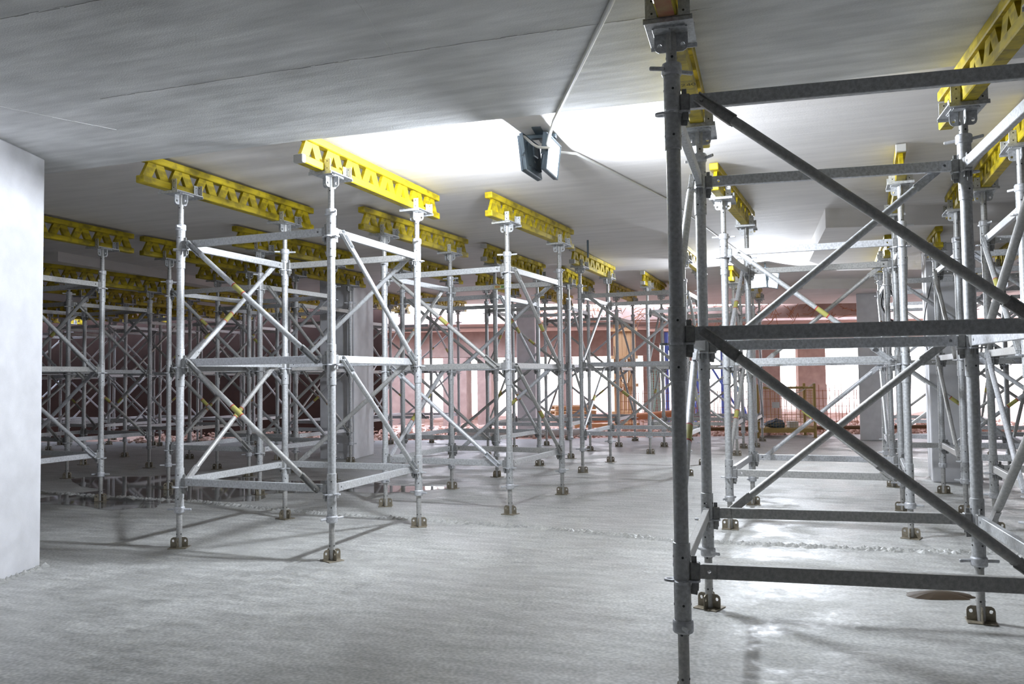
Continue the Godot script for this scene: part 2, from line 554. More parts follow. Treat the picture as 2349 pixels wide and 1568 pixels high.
	# lattice girder pieces: chords 80 x 60 mm, depth 240, web nodes every 296 mm (z along the girder)
	for l in [2.4, 0.9]:
		var cd := G.new()
		cd.box(Vector3.ZERO, Vector3(0.08, 0.06, l), Basis.IDENTITY, 0.006)
		S["chord%.1f" % l] = cd.mesh(M.yellow)
	for s in [-1, 1]:
		var wb := G.new()
		var hx := 0.075
		# a lath leaning by 74 mm over the girder's depth
		var out := []
		for p in [[-0.074, -hx], [0.018, -hx], [0.0735, 0.032], [0.0735, hx], [-0.003, hx], [-0.074, -0.06]]:
			out.append(Vector2(s * p[0], p[1]))
		wb.star_plate(out, Vector2(s * 0.035, 0.02), Vector2.ZERO, 0.030, Transform3D(Basis(Vector3.UP, PI / 2), Vector3.ZERO))
		S["web%d" % s] = wb.mesh(M.yellow)
	var cp := G.new()
	cp.box(Vector3.ZERO, Vector3(0.083, 0.063, 0.045), Basis.IDENTITY, 0.006)
	S["cap"] = cp.mesh(M.cap)

# ---------------------------------------------------------------- one shoring tower
func tower(cx: float, cz: float, yaw: float, b: float, head: Array, label: String, group: String, off := {}, lod := 0) -> Node3D:
	var root := base("shoring_tower", F(cx, 0, cz), -yaw)
	tag(root, label, "shoring tower", group)
	var inv := root.transform.affine_inverse()
	var P := [Vector3(-0.75, 0, 0.75), Vector3(0.75, 0, 0.75), Vector3(0.75, 0, -0.75), Vector3(-0.75, 0, -0.75)]
	for i in off:
		P[i] = inv * F(off[i][0], 0, off[i][1])
	for i in 4:
		var p: Vector3 = P[i]
		var H: float = head[i] if head.size() == 4 else head[0]
		var up := put("upright", S["upright%d" % lod], root, at3(p.x, b, p.z))
		up.rotation.y = rng.randf() * TAU
		for k in 3:
			put("rosette", S["rosette%d" % lod], up, Transform3D(Basis(Vector3.UP, -up.rotation.y), Vector3(0, k, 0)))
		var ja := put("base_jack", S.jack, root, at3(p.x, 0, p.z))
		put("base_plate", S.base_plate, ja, Transform3D(Basis(Vector3.UP, rng.randf_range(-0.5, 0.5)), Vector3.ZERO))
		put("adjusting_nut", S.nut, ja, Transform3D(Basis(Vector3.UP, rng.randf() * TAU), Vector3(0, b - 0.165 - 0.026, 0)))
		var hj := put("head_jack", S.jack, root, Transform3D(Basis(Vector3.RIGHT, PI), Vector3(p.x, H - 0.008, p.z)))
		put("head_bracket", S.bracket, hj, at3(0, 0, 0))
		put("crosshead", S.fork, hj, Transform3D(Basis(Vector3.RIGHT, -PI), Vector3(0, -0.008, 0)))
		put("adjusting_nut", S.nut, hj, Transform3D(Basis(Vector3.UP, rng.randf() * TAU), Vector3(0, H - 0.008 - (b + 2.165 + 0.026), 0)))
	for i in 4:
		var p: Vector3 = P[i]
		var q: Vector3 = P[(i + 1) % 4]
		var d := (q - p)
		var len := d.length()
		d = d / len
		var out := d.cross(Vector3.UP).normalized()
		if out.dot((p + q) * 0.5) < 0:
			out = -out
		for k in 3:
			var bx := Basis(d * (len / 1.5), Vector3.UP, d.cross(Vector3.UP).normalized())
			var kind: String = ["ledger", "ledger_dull", "ledger", "ledger_new"][rng.randi() % 4]
			var le := put("ledger", S[kind], root, Transform3D(bx, (p + q) * 0.5 + Vector3.UP * (b + k)))
			if lod == 0:
				for s in [-1, 1]:
					put("wedge_head", S.wedge, le, Transform3D(Basis(Vector3.UP, 0.0 if s > 0 else PI), Vector3(s * (0.75 - 0.066), 0, 0)))
		for k in 2:
			var a := p + d * 0.115 + out * 0.036 + Vector3.UP * (b + 2 - k + 0.045)
			var c := q - d * 0.115 + out * 0.036 + Vector3.UP * (b + 1 - k + 0.030)
			var w := c - a
			var bx := Basis(w.normalized() * (w.length() / 1.62), out.cross(w.normalized()).normalized(), out)
			var kind: String = ["brace", "brace_dull", "brace_dull", "brace_new"][rng.randi() % 4]
			var br := put("brace", S[kind], root, Transform3D(bx, (a + c) * 0.5))
			if rng.randf() < 0.4 and not (root.name == "shoring_tower" and i < 2):
				var st := put("sticker", S.sticker, br, at3(rng.randf_range(-0.16, 0.12), 0, 0))
				st.set_meta("label", "yellow printed sticker with red ends")
	return root

# ---------------------------------------------------------------- one lattice girder lying across two crossheads
func girder(a: Vector3, b: Vector3, length: float, shift: float, label: String, group: String, caps := 0) -> Node3D:
	var d := (b - a)
	d.y = 0
	d = d.normalized()
	var mid := (a + b) * 0.5 + d * shift
	var root := base("lattice_girder", mid, atan2(-d.x, -d.z))
	tag(root, label, "girder", group)
	var ch: Mesh = S["chord%.1f" % length]
	put("bottom_chord", ch, root, at3(0, 0.030, 0))
	put("top_chord", ch, root, at3(0, 0.210, 0))
	var n := int(round(length / 0.296))
	for i in n:
		var z := (i - (n - 1) * 0.5) * 0.296
		# a pair of laths meeting at the top chord; the girder's length runs along local z
		put("web_lath", S["web1"], root, at3(0, 0.12, z + 0.074))
		put("web_lath", S["web-1"], root, at3(0, 0.12, z - 0.074))
	for k in 4:
		if caps & (1 << k):
			put("end_cap", S.cap, root, at3(0, 0.03 if k < 2 else 0.21, (length * 0.5 - 0.02) * (1 if k % 2 == 0 else -1)))
	return root

func pair(t: Node3D, head: Array, labels: Array, group: String, off := {}, caps := [0, 0], length := 2.4) -> void:
	# the two girders of a tower: over legs 0-3 and over legs 1-2
	var P := [Vector3(-0.75, 0, 0.75), Vector3(0.75, 0, 0.75), Vector3(0.75, 0, -0.75), Vector3(-0.75, 0, -0.75)]
	for i in 4:
		P[i] = t.transform * P[i]
	for i in off:
		P[i] = F(off[i][0], 0, off[i][1])
	for w in 2:
		var i := 0 if w == 0 else 1
		var j := 3 if w == 0 else 2
		var h: float = head[0] if head.size() == 1 else (head[i] + head[j]) * 0.5
		girder(P[i] + Vector3.UP * h, P[j] + Vector3.UP * h, length, 0.0, labels[w], group, caps[w])

# ---------------------------------------------------------------- the setting
func slab_piece(poly: Array, y0: float, y1: float, m: Material) -> ArrayMesh:
	# a flat slab over a convex outline given as [x, z forward]; texture runs along the building grid
	var g := G.new()
	var c := Vector3.ZERO
	for p in poly:
		c += F(p[0], (y0 + y1) * 0.5, p[1]) / poly.size()
	var n := poly.size()
	var ex := eg(1, 0)
	var gx := eg(0, 1)
	for s in [y0, y1]:
		var k := g.v.size()
		for p in poly:
			var w := F(p[0], s, p[1])
			g.v.append(w); g.n.append(Vector3.DOWN if s == y0 else Vector3.UP); g.c.append(Color.WHITE)
			g.u.append(Vector2(w.dot(ex), w.dot(gx)))
		var flat := PackedVector2Array()
		for p in poly:
			flat.append(Vector2(p[0], p[1]))
		for i in Geometry2D.triangulate_polygon(flat):
			g.ix.append(k + i)
	for i in n:
		var a: Array = poly[i]
		var b: Array = poly[(i + 1) % n]
		g.quad(F(a[0], y0, a[1]), F(b[0], y0, b[1]), F(b[0], y1, b[1]), F(a[0], y1, a[1]), c)
	return g.mesh(m)

func structure(called: String, mesh: Mesh, label: String, parent: Node = self) -> MeshInstance3D:
	var o := put(called, mesh, parent)
	if parent == self:
		tag(o, label, "structure", "", "structure")
	return o

func column(cx: float, cz: float, sx: float, sz: float, yaw: float, h: float, label: String, m: Material, bev := 0.012) -> MeshInstance3D:
	var g := G.new()
	g.box(Vector3(0, h * 0.5, 0), Vector3(sx, h, sz), Basis.IDENTITY, bev)
	var o := put("concrete_column", g.mesh(m), self, Transform3D(Basis(Vector3.UP, -yaw), F(cx, 0, cz)))
	tag(o, label, "column")
	return o

func make_setting() -> void:
	# floor: one poured slab, its far edge broken off at the rubble
	structure("floor", slab_piece([[-18, -5], [14, -5], [14, 18.9], [6.5, 19.0], [1.0, 18.7], [-4, 18.9], [-18, 20.5]], -0.25, 0.0, M.floor), "grey damp trowelled concrete floor slab")
	# near, deeper slab zone: its far edge runs along the building grid
	structure("ceiling", slab_piece([[-18, -5], [14, -5], [14, 0.6], [1.24, 5.09], [-1.56, 5.96], [-3.95, 6.84], [-18, 12.0]], NEAR_Y, 3.55, M.slab_near), "grey board-marked underside of the near, deeper slab")
	structure("ceiling", slab_piece([[-18, 12.0], [-3.95, 6.84], [-1.56, 5.96], [1.24, 5.09], [14, 0.6], [14, 21.5], [8.6, 22.0], [3.9, 21.6], [0.3, 20.8], [-6, 20.5], [-18, 20.5]], FAR_Y, 3.55, M.slab_far), "smooth concrete slab underside beyond the step")
	structure("ceiling", slab_piece([[-17.9, 12.4], [-9.5, 11.2], [-6.4, 11.6], [-5.75, 13.8], [-5.2, 16.2], [-5.0, 20.4], [-17.9, 20.4]], 3.11, FAR_Y + 0.02, M.slab_far), "lower slab field at the dark back left")
	structure("ceiling", slab_piece([[3.55, 9.24], [8.6, 8.7], [8.6, 13.1], [5.2, 13.1], [4.35, 12.0]], 3.03, FAR_Y + 0.02, M.slab_far), "dropped slab panel round the right-hand column")
	structure("ceiling", slab_piece([[5.7, 16.1], [10.5, 16.3], [10.5, 19.6], [5.9, 19.4]], 3.05, FAR_Y + 0.02, M.slab_far), "dropped slab panel further back round the white column")
	# outer walls of the basement
	for w in [["wall_left", Vector3(-18.1, 1.6, -7.5), Vector3(0.3, 4.0, 26.0)], ["wall_right", Vector3(14.1, 1.6, -7.5), Vector3(0.3, 4.0, 26.0)], ["wall_rear", Vector3(-2.0, 1.6, 5.1), Vector3(32.4, 4.0, 0.3)], ["wall_back", Vector3(-10.7, 1.6, -21.2), Vector3(14.8, 4.0, 0.3)]]:
		var g := G.new()
		g.box(w[1], w[2])
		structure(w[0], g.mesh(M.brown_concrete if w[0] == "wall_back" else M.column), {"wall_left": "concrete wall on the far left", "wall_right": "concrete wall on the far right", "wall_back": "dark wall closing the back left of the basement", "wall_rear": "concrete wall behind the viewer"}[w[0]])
	# construction joint across the floor: a low ragged ridge of mortar
	var g := G.new()
	var joint := [[-7.5, 11.2], [-3.73, 9.64], [-2.2, 8.75], [-0.76, 8.12], [0.48, 7.57], [1.36, 7.02], [2.82, 6.58], [4.2, 6.2], [7.0, 5.3]]
	for i in joint.size() - 1:
		var a := F(joint[i][0], 0, joint[i][1])
		var b := F(joint[i + 1][0], 0, joint[i + 1][1])
		var steps := int((b - a).length() / 0.022)
		var side := (b - a).cross(Vector3.UP).normalized()
		for k in steps:
			var p := a.lerp(b, (k + rng.randf()) / steps) + side * rng.randf_range(-0.05, 0.05)
			var r := rng.randf_range(0.018, 0.05)
			var hh := rng.randf_range(0.010, 0.028)
			var ring := []
			var n := 7
			for j in n:
				var th := TAU * j / n
				ring.append(p + Vector3(cos(th) * r * rng.randf_range(0.8, 1.5), 0.0, sin(th) * r * rng.randf_range(0.6, 1.2)))
			for j in n:
				g.tri(p + Vector3.UP * hh, ring[(j + 1) % n], ring[j], ((ring[(j + 1) % n] + ring[j]) * 0.5 - p).normalized() * 0.5 + Vector3.UP)
	var jr := structure("trim_1", g.mesh(M.floor), "ragged mortar ridge along the floor construction joint")
	jr.set_meta("kind", "structure")

func puddle(at: Vector3, rx: float, rz: float, seed_: int, label: String) -> void:
	var g := G.new()
	var r := RandomNumberGenerator.new()
	r.seed = seed_
	var n := 40
	var ph := [r.randf() * TAU, r.randf() * TAU, r.randf() * TAU]
	var ring := []
	for j in n:
		var th := TAU * j / n
		var q := 1.0 + 0.22 * sin(3 * th + ph[0]) + 0.14 * sin(5 * th + ph[1]) + 0.08 * sin(9 * th + ph[2])
		ring.append(Vector3(cos(th) * rx * q, 0, sin(th) * rz * q))
	for j in n:
		g.tri(Vector3.ZERO, ring[(j + 1) % n], ring[j], Vector3.UP)
	var o := put("puddle", g.mesh(M.water), self, Transform3D(Basis(Vector3.UP, -YAW), at + Vector3.UP * 0.004))
	tag(o, label, "puddle", "", "stuff")

# ---------------------------------------------------------------- lamps
func floodlight(at: Vector3, normal: Vector3, label: String, energy: float) -> void:
	# LED flood: finned back, frame, glowing lens, bracket to the ceiling; +z of the fitting is the light's direction
	var z := normal.normalized()
	var x := Vector3.UP.cross(z).normalized()
	var bs := Basis(x, z.cross(x).normalized(), z)
	var root := base("floodlight", at)
	root.basis = bs
	tag(root, label, "lamp")
	var hg := G.new()
	hg.box(Vector3(0, 0, -0.012), Vector3(0.36, 0.27, 0.030), Basis.IDENTITY, 0.006)
	for i in 9:
		hg.box(Vector3(-0.12 + i * 0.03, 0, -0.036), Vector3(0.006, 0.18, 0.024))
	hg.box(Vector3(0, 0.04, -0.045), Vector3(0.10, 0.09, 0.03), Basis.IDENTITY, 0.006)
	for s in [-1, 1]:
		hg.box(Vector3(s * 0.174, 0, 0.008), Vector3(0.012, 0.27, 0.016))
		hg.box(Vector3(0, s * 0.129, 0.008), Vector3(0.336, 0.012, 0.016))
	put("housing", hg.mesh(M.housing), root)
	var lg := G.new()
	lg.box(Vector3(0, 0, 0.006), Vector3(0.334, 0.244, 0.004))
	put("lens", lg.mesh(M.lens), root)
	var bg := G.new()
	for s in [-1, 1]:
		bg.box(Vector3(s * 0.188, 0.06, -0.02), Vector3(0.005, 0.16, 0.03))
		bg.tube(Vector3(s * 0.178, 0, -0.02), Vector3(s * 0.198, 0, -0.02), 0.013, 10)
	bg.box(Vector3(0, 0.142, -0.02), Vector3(0.381, 0.005, 0.03))
	put("bracket", bg.mesh(M.housing), root)
	var a := AreaLight3D.new()
	a.name = "lamp_light"
	a.area_size = Vector2(0.33, 0.24)
	a.light_energy = energy
	a.light_color = Color(0.93, 0.96, 1.0)
	a.area_range = 60.0
	a.area_attenuation = 2.0
	a.shadow_enabled = true
	root.add_child(a)
	a.transform = Transform3D(Basis(Vector3.UP, PI), Vector3(0, 0, 0.022))

func pipe(called: String, pts: Array, r: float, m: Material, label: String, category: String, seg := 10, group := "") -> MeshInstance3D:
	var g := G.new()
	var rr := []
	for p in pts:
		rr.append(r)
	g.ring_tube(pts, rr, seg)
	var o := put(called, g.mesh(m), self)
	tag(o, label, category, group)
	return o

func curve(pts: Array, n := 8) -> Array:
	var c := Curve3D.new()
	for i in pts.size():
		var t: Vector3 = (pts[mini(i + 1, pts.size() - 1)] - pts[maxi(i - 1, 0)]) / 6.0
		c.add_point(pts[i], -t, t)
	var out := []
	for i in (pts.size() - 1) * n + 1:
		out.append(c.samplef(float(i) / n))
	return out

func make_lamps() -> void:
	floodlight(F(0.325, 3.075, 6.28), Vector3(0.95, -0.12, 0.30), "LED floodlight with its glowing face turned right, hung from the ceiling near the step", LAMP1)
	floodlight(F(0.15, 3.06, 6.25), Vector3(-0.93, -0.12, -0.36), "LED floodlight seen from its dark back, hung beside the glowing one near the step", LAMP1)
	floodlight(F(4.36, 2.96, 13.72), Vector3(0.75, -0.15, 0.75), "far floodlight, right one of the pair glowing behind the right-hand towers", LAMP2)
	floodlight(F(4.10, 2.96, 13.70), Vector3(-0.8, -0.15, 0.7), "far floodlight, left one of the pair glowing behind the right-hand towers", LAMP2)
	var g := G.new()
	g.box(Vector3(0, -0.004, 0), Vector3(0.07, 0.008, 0.42), Basis.IDENTITY, 0.002)
	g.box(Vector3(0, -0.018, 0.0), Vector3(0.24, 0.028, 0.05))
	g.box(Vector3(0, 0.05, 0.0), Vector3(0.02, 0.10, 0.02))
	for q in [F(0.24, FAR_Y, 6.27), F(4.24, FAR_Y - 0.10, 13.72)]:
		var o := put("lamp_hanger", g.mesh(M.housing), self, Transform3D(Basis(Vector3.UP, -0.2), q))
		tag(o, "small steel hanger between the two floodlights near the step" if q.x < 1 else "small steel hanger between the two far floodlights", "hanger")
	pipe("conduit", [F(0.66, NEAR_Y - 0.014, 1.6), F(0.48, NEAR_Y - 0.014, 3.75), F(0.30, NEAR_Y - 0.014, 5.50), F(0.29, NEAR_Y + 0.0, 5.85), F(0.28, NEAR_Y - 0.02, 6.05)], 0.0125, M.conduit, "grey plastic conduit running along the near ceiling to the floodlights", "conduit")
	pipe("conduit", curve([F(0.30, 3.10, 6.32), F(0.36, 3.16, 6.45), F(0.55, FAR_Y - 0.02, 6.75)], 6) + [F(1.65, FAR_Y - 0.012, 8.6), F(2.69, FAR_Y - 0.012, 10.8), F(3.94, FAR_Y - 0.012, 13.4)], 0.011, M.conduit, "thin pale conduit running from the near floodlights back to the far pair", "conduit")
	pipe("lamp_cable", curve([F(0.30, 3.10, 6.10), F(0.20, 3.10, 6.06), F(0.10, 3.19, 6.10), F(0.13, 3.12, 6.16), F(0.19, 3.02, 6.24)], 6), 0.010, M.white_tube, "white looped supply tube entering the back of the left floodlight", "cable")
	# pins and clips left in the slab soffit
	pipe("steel_rod", [F(1.05, FAR_Y, 11.2), F(1.05, FAR_Y - 0.24, 11.2)], 0.014, M.housing, "short dark steel rod hanging from the ceiling over the middle row", "rod")

# ---------------------------------------------------------------- towers and girders
func make_towers() -> void:
	var fg := "shoring towers on the damp floor"
	var A := {0: [-2.812, 6.991], 1: [-1.406, 6.421], 2: [-0.897, 7.844], 3: [-2.305, 8.374]}
	var D := {0: [0.709, 3.539], 2: [2.593, 4.66], 3: [1.161, 5.003]}
	var B := {0: [-1.405, 9.108], 1: [-0.039, 8.486], 2: [0.578, 9.874], 3: [-0.779, 10.488]}
	var E := {0: [1.955, 7.535], 1: [3.338, 7.011], 2: [3.934, 8.419], 3: [2.567, 8.931]}
	var gg := "yellow lattice girders under the slab"
	var t := tower(1.659, 4.091, 0.281, 0.524, [2.89], "nearest shoring tower, standing at the right front, its dark ledgers crossing the picture", fg, D)
	pair(t, [2.89], ["girder over the nearest tower's left front leg, with scribbled figures on its underside", "girder at the top right corner over the nearest tower's right legs"], gg, D)
	t = tower(-1.855, 7.408, 0.358, 0.508, [2.99], "bright shoring tower left of the middle, second nearest and fully in view", fg, A)
	pair(t, [2.99], ["left girder on the bright tower left of the middle", "right girder on the bright tower left of the middle, one bare grey end"], gg, A, [0, 1])
	t = tower(-0.411, 9.489, 0.41, 0.471, [2.985], "shoring tower in the centre, right behind the bright left tower", fg, B)
	pair(t, [2.985], ["left girder on the central tower, behind the bright tower's right leg", "right girder on the central tower, throwing a shadow on the ceiling"], gg, B)
	sticker_sign(t)
	t = tower(2.948, 7.974, 0.378, 0.464, [3.0], "shoring tower seen through the nearest tower's frame at the right", fg, E)
	pair(t, [3.0], ["left girder on the tower behind the nearest one, under the lit ceiling", "right girder on the tower behind the nearest one, seen end-on with pale caps"], gg, E, [0, 5])
	t = tower(-3.484, 11.141, 0.417, 0.505, [2.99], "shoring tower directly behind the bright left tower", fg)
	pair(t, [2.99], ["left girder on the tower behind the bright left tower, dim", "right girder on the tower behind the bright left tower, crossed by its top ledger"], gg)
	t = tower(-5.818, 9.316, 0.35, 0.504, [2.985], "shoring tower half hidden by the white column at the left edge", fg)
	pair(t, [2.985], ["left girder on the half hidden tower beside the white column", "right girder on the half hidden tower, running out from behind the white column"], gg)
	t = tower(-0.617, 12.646, 0.39, 0.499, [2.99], "third shoring tower of the middle row, behind the central tower", fg, {0: [-1.621, 12.231], 1: [-0.233, 11.659], 2: [0.413, 13.069]})
	pair(t, [2.99], ["left girder on the third tower of the middle row", "right girder on the third tower of the middle row, with grey end caps"], gg, {}, [0, 5])
	t = tower(1.995, 12.517, 0.368, 0.526, [3.0], "shoring tower left of the nearest tower's front leg, against the daylight", fg, {0: [1.008, 12.075], 3: [1.581, 13.498]})
	pair(t, [3.0], ["left girder on the tower against the daylight, grey caps at its near end", "right girder on the tower against the daylight, mostly behind the nearest tower's back leg"], gg, {}, [5, 5])
	t = tower(0.502, 15.109, 0.315, 0.537, [2.99], "shoring tower far back in the middle, behind the one with grey girder caps", fg)
	pair(t, [2.99], ["left girder on the far middle tower", "right girder on the far middle tower"], gg)
	t = tower(3.408, 15.279, 0.345, 0.50, [2.99], "far shoring tower lit by the second pair of floodlights", fg)
	pair(t, [2.99], ["left girder on the far tower by the second floodlights", "right girder on the far tower by the second floodlights"], gg, {}, [5, 0])
	t = tower(4.619, 6.278, 0.367, 0.506, [2.99], "shoring tower at the right edge beside the nearest tower", fg)
	pair(t, [2.99], ["left girder on the tower at the right edge", "right girder on the tower at the right edge"], gg)
	t = tower(5.399, 8.615, 0.35, 0.511, [2.99, 2.99, 2.79, 2.79], "shoring tower behind the one at the right edge, partly under the dropped panel", fg)
	var q := [t.transform * Vector3(-0.75, 2.99, 0.75), t.transform * Vector3(0.75, 2.99, 0.75), t.transform * Vector3(0.75, 2.79, -0.75), t.transform * Vector3(-0.75, 2.79, -0.75)]
	var gd := eg(0, 1)
	for i in 4:
		girder(q[i] - gd * 0.1, q[i] + gd * 0.1, 0.9, 0.0 if i < 2 else 0.06, ["short girder on the near left leg of the tower behind the right-edge one", "short girder on the near right leg of the tower behind the right-edge one", "short girder under the dropped panel, far right leg", "short girder under the dropped panel, far left leg"][i], gg)
	t = tower(5.61, 10.59, 0.37, 0.47, [2.79], "shoring tower standing round the right-hand concrete column", fg)
	pair(t, [2.79], ["left girder beside the right-hand concrete column", "right girder beside the right-hand concrete column"], gg)
	t = tower(-6.921, 13.124, 0.407, 0.516, [2.87], "shoring tower in the dark left rear, behind the half hidden one", fg)
	pair(t, [2.87], ["left girder on the tower in the dark left rear", "right girder on the tower in the dark left rear"], gg)
	t = tower(-3.72, 13.57, 0.38, 0.50, [2.99], "shoring tower in front of the stained middle column", fg)
	pair(t, [2.99], ["left girder in front of the stained middle column", "right girder crossing in front of the stained middle column"], gg)
	t = tower(4.23, 16.87, 0.37, 0.50, [2.99], "far shoring tower left of the white column at the back right", fg)
	pair(t, [2.99], ["left girder on the far tower by the back right white column", "right girder on the far tower by the back right white column"], gg)
	t = tower(1.65, 17.36, 0.36, 0.50, [2.99], "farthest shoring tower of the middle, near the slab's broken edge", fg)
	pair(t, [2.99], ["left girder on the farthest middle tower", "right girder on the farthest middle tower"], gg)
	# rows further back and into the dark left
	for w in [
		[-11.6, 12.6, 2.87, "dim shoring tower in the dark, seen behind the bright tower's left legs", "dim tower behind the bright tower's left legs"],
		[-14.4, 13.3, 2.87, "dark shoring tower in the gap between the half hidden tower's leg and the bright tower", "dark tower between the half hidden and the bright one"],
		[-17.0, 14.5, 2.87, "darkest shoring tower, deepest in the gap right of the white left column", "darkest tower right of the white left column"],
		[-9.6, 14.9, 2.99, "dim shoring tower directly behind the stained middle column", "dim tower directly behind the stained middle column"],
		[-12.5, 15.5, 2.87, "dim shoring tower at the dark back wall, seen through the middle of the bright tower", "back wall tower seen through the bright tower's middle"],
		[-14.7, 14.9, 2.87, "dark shoring tower at the back wall, just right of the bright tower's left leg", "back wall tower just right of the bright tower's left leg"],
		[-8.9, 16.9, 2.99, "backlit shoring tower just right of the stained middle column, near the slab edge", "backlit tower right of the stained middle column"],
		[2.37, 13.8, 2.79, "shoring tower behind the right-hand concrete column, at the right edge", "tower behind the right-hand concrete column"],
		[1.7, 16.3, 2.99, "far shoring tower in front of the white column at the back right", "far tower before the back right white column"]]:
		var p := eg(w[0], w[1])
		t = tower(p.x, -p.z, YAW + rng.randf_range(-0.03, 0.03), 0.5 + rng.randf_range(-0.03, 0.03), [w[2]], w[3], fg, {}, 1)
		pair(t, [w[2]], ["left girder on the " + w[4], "right girder on the " + w[4]], gg)

func sticker_sign(t: Node3D) -> void:
	# printed plate on the central tower's back top ledger
	var led: Node3D = null
	for k in t.get_children():
		if str(k.name).begins_with("ledger"):
			led = k
			var p: Vector3 = k.position
			if p.z < -0.6 and p.y > 2.3:
				break
	var g := G.new()
	g.col = Color(0.66, 0.66, 0.28)
	g.box(Vector3(0, 0, 0), Vector3(0.150, 0.038, 0.002))
	g.col = Color(0.25, 0.42, 0.12)
	g.box(Vector3(0.045, 0, 0.0012), Vector3(0.056, 0.034, 0.001))
	var flip := 1.0 if (t.basis * led.basis).z.dot(Vector3(0, 0, 1)) > 0 else -1.0
	var s := put("sign_plate", g.mesh(M.tint), led, Transform3D(Basis(Vector3.UP, 0.0 if flip > 0 else PI), Vector3(-0.04 * flip, 0.042, 0.0185 * flip)))
	s.set_meta("label", "small yellow and green printed sticker")
	for w in [["PERI", Color(0.55, 0.08, 0.03), -0.028], ["UP", Color(0.02, 0.02, 0.02), 0.045]]:
		var tm := TextMesh.new()
		var f := SystemFont.new()
		f.font_names = PackedStringArray(["Droid Sans"])
		f.font_weight = 700
		tm.font = f
		tm.text = w[0]
		tm.font_size = 32
		tm.pixel_size = 0.0010
		tm.depth = 0.001
		tm.material = std(w[1], 0.5)
		put("lettering", tm, led, Transform3D(s.basis, s.position + s.basis * Vector3(w[2], 0, 0.0026)))

# ---------------------------------------------------------------- columns
func make_columns() -> void:
	column(-4.02, 5.55, 0.82, 1.60, 0.0, NEAR_Y, "broad white concrete column at the left edge of the picture", M.column)
	column(-2.99, 14.98, 0.64, 0.95, 0.20, FAR_Y, "stained grey concrete column in the middle distance left of centre", M.column)
	column(5.72, 10.78, 0.56, 0.80, 0.40, 3.03, "pale concrete column at the right inside a shoring tower", M.column)
	column(7.55, 17.45, 0.45, 0.75, 0.40, 3.05, "white concrete column far back at the right", M.column)
	column(0.40, 20.1, 0.46, 0.5, 0.30, FAR_Y, "pale concrete column at the slab edge behind the central tower", M.column)

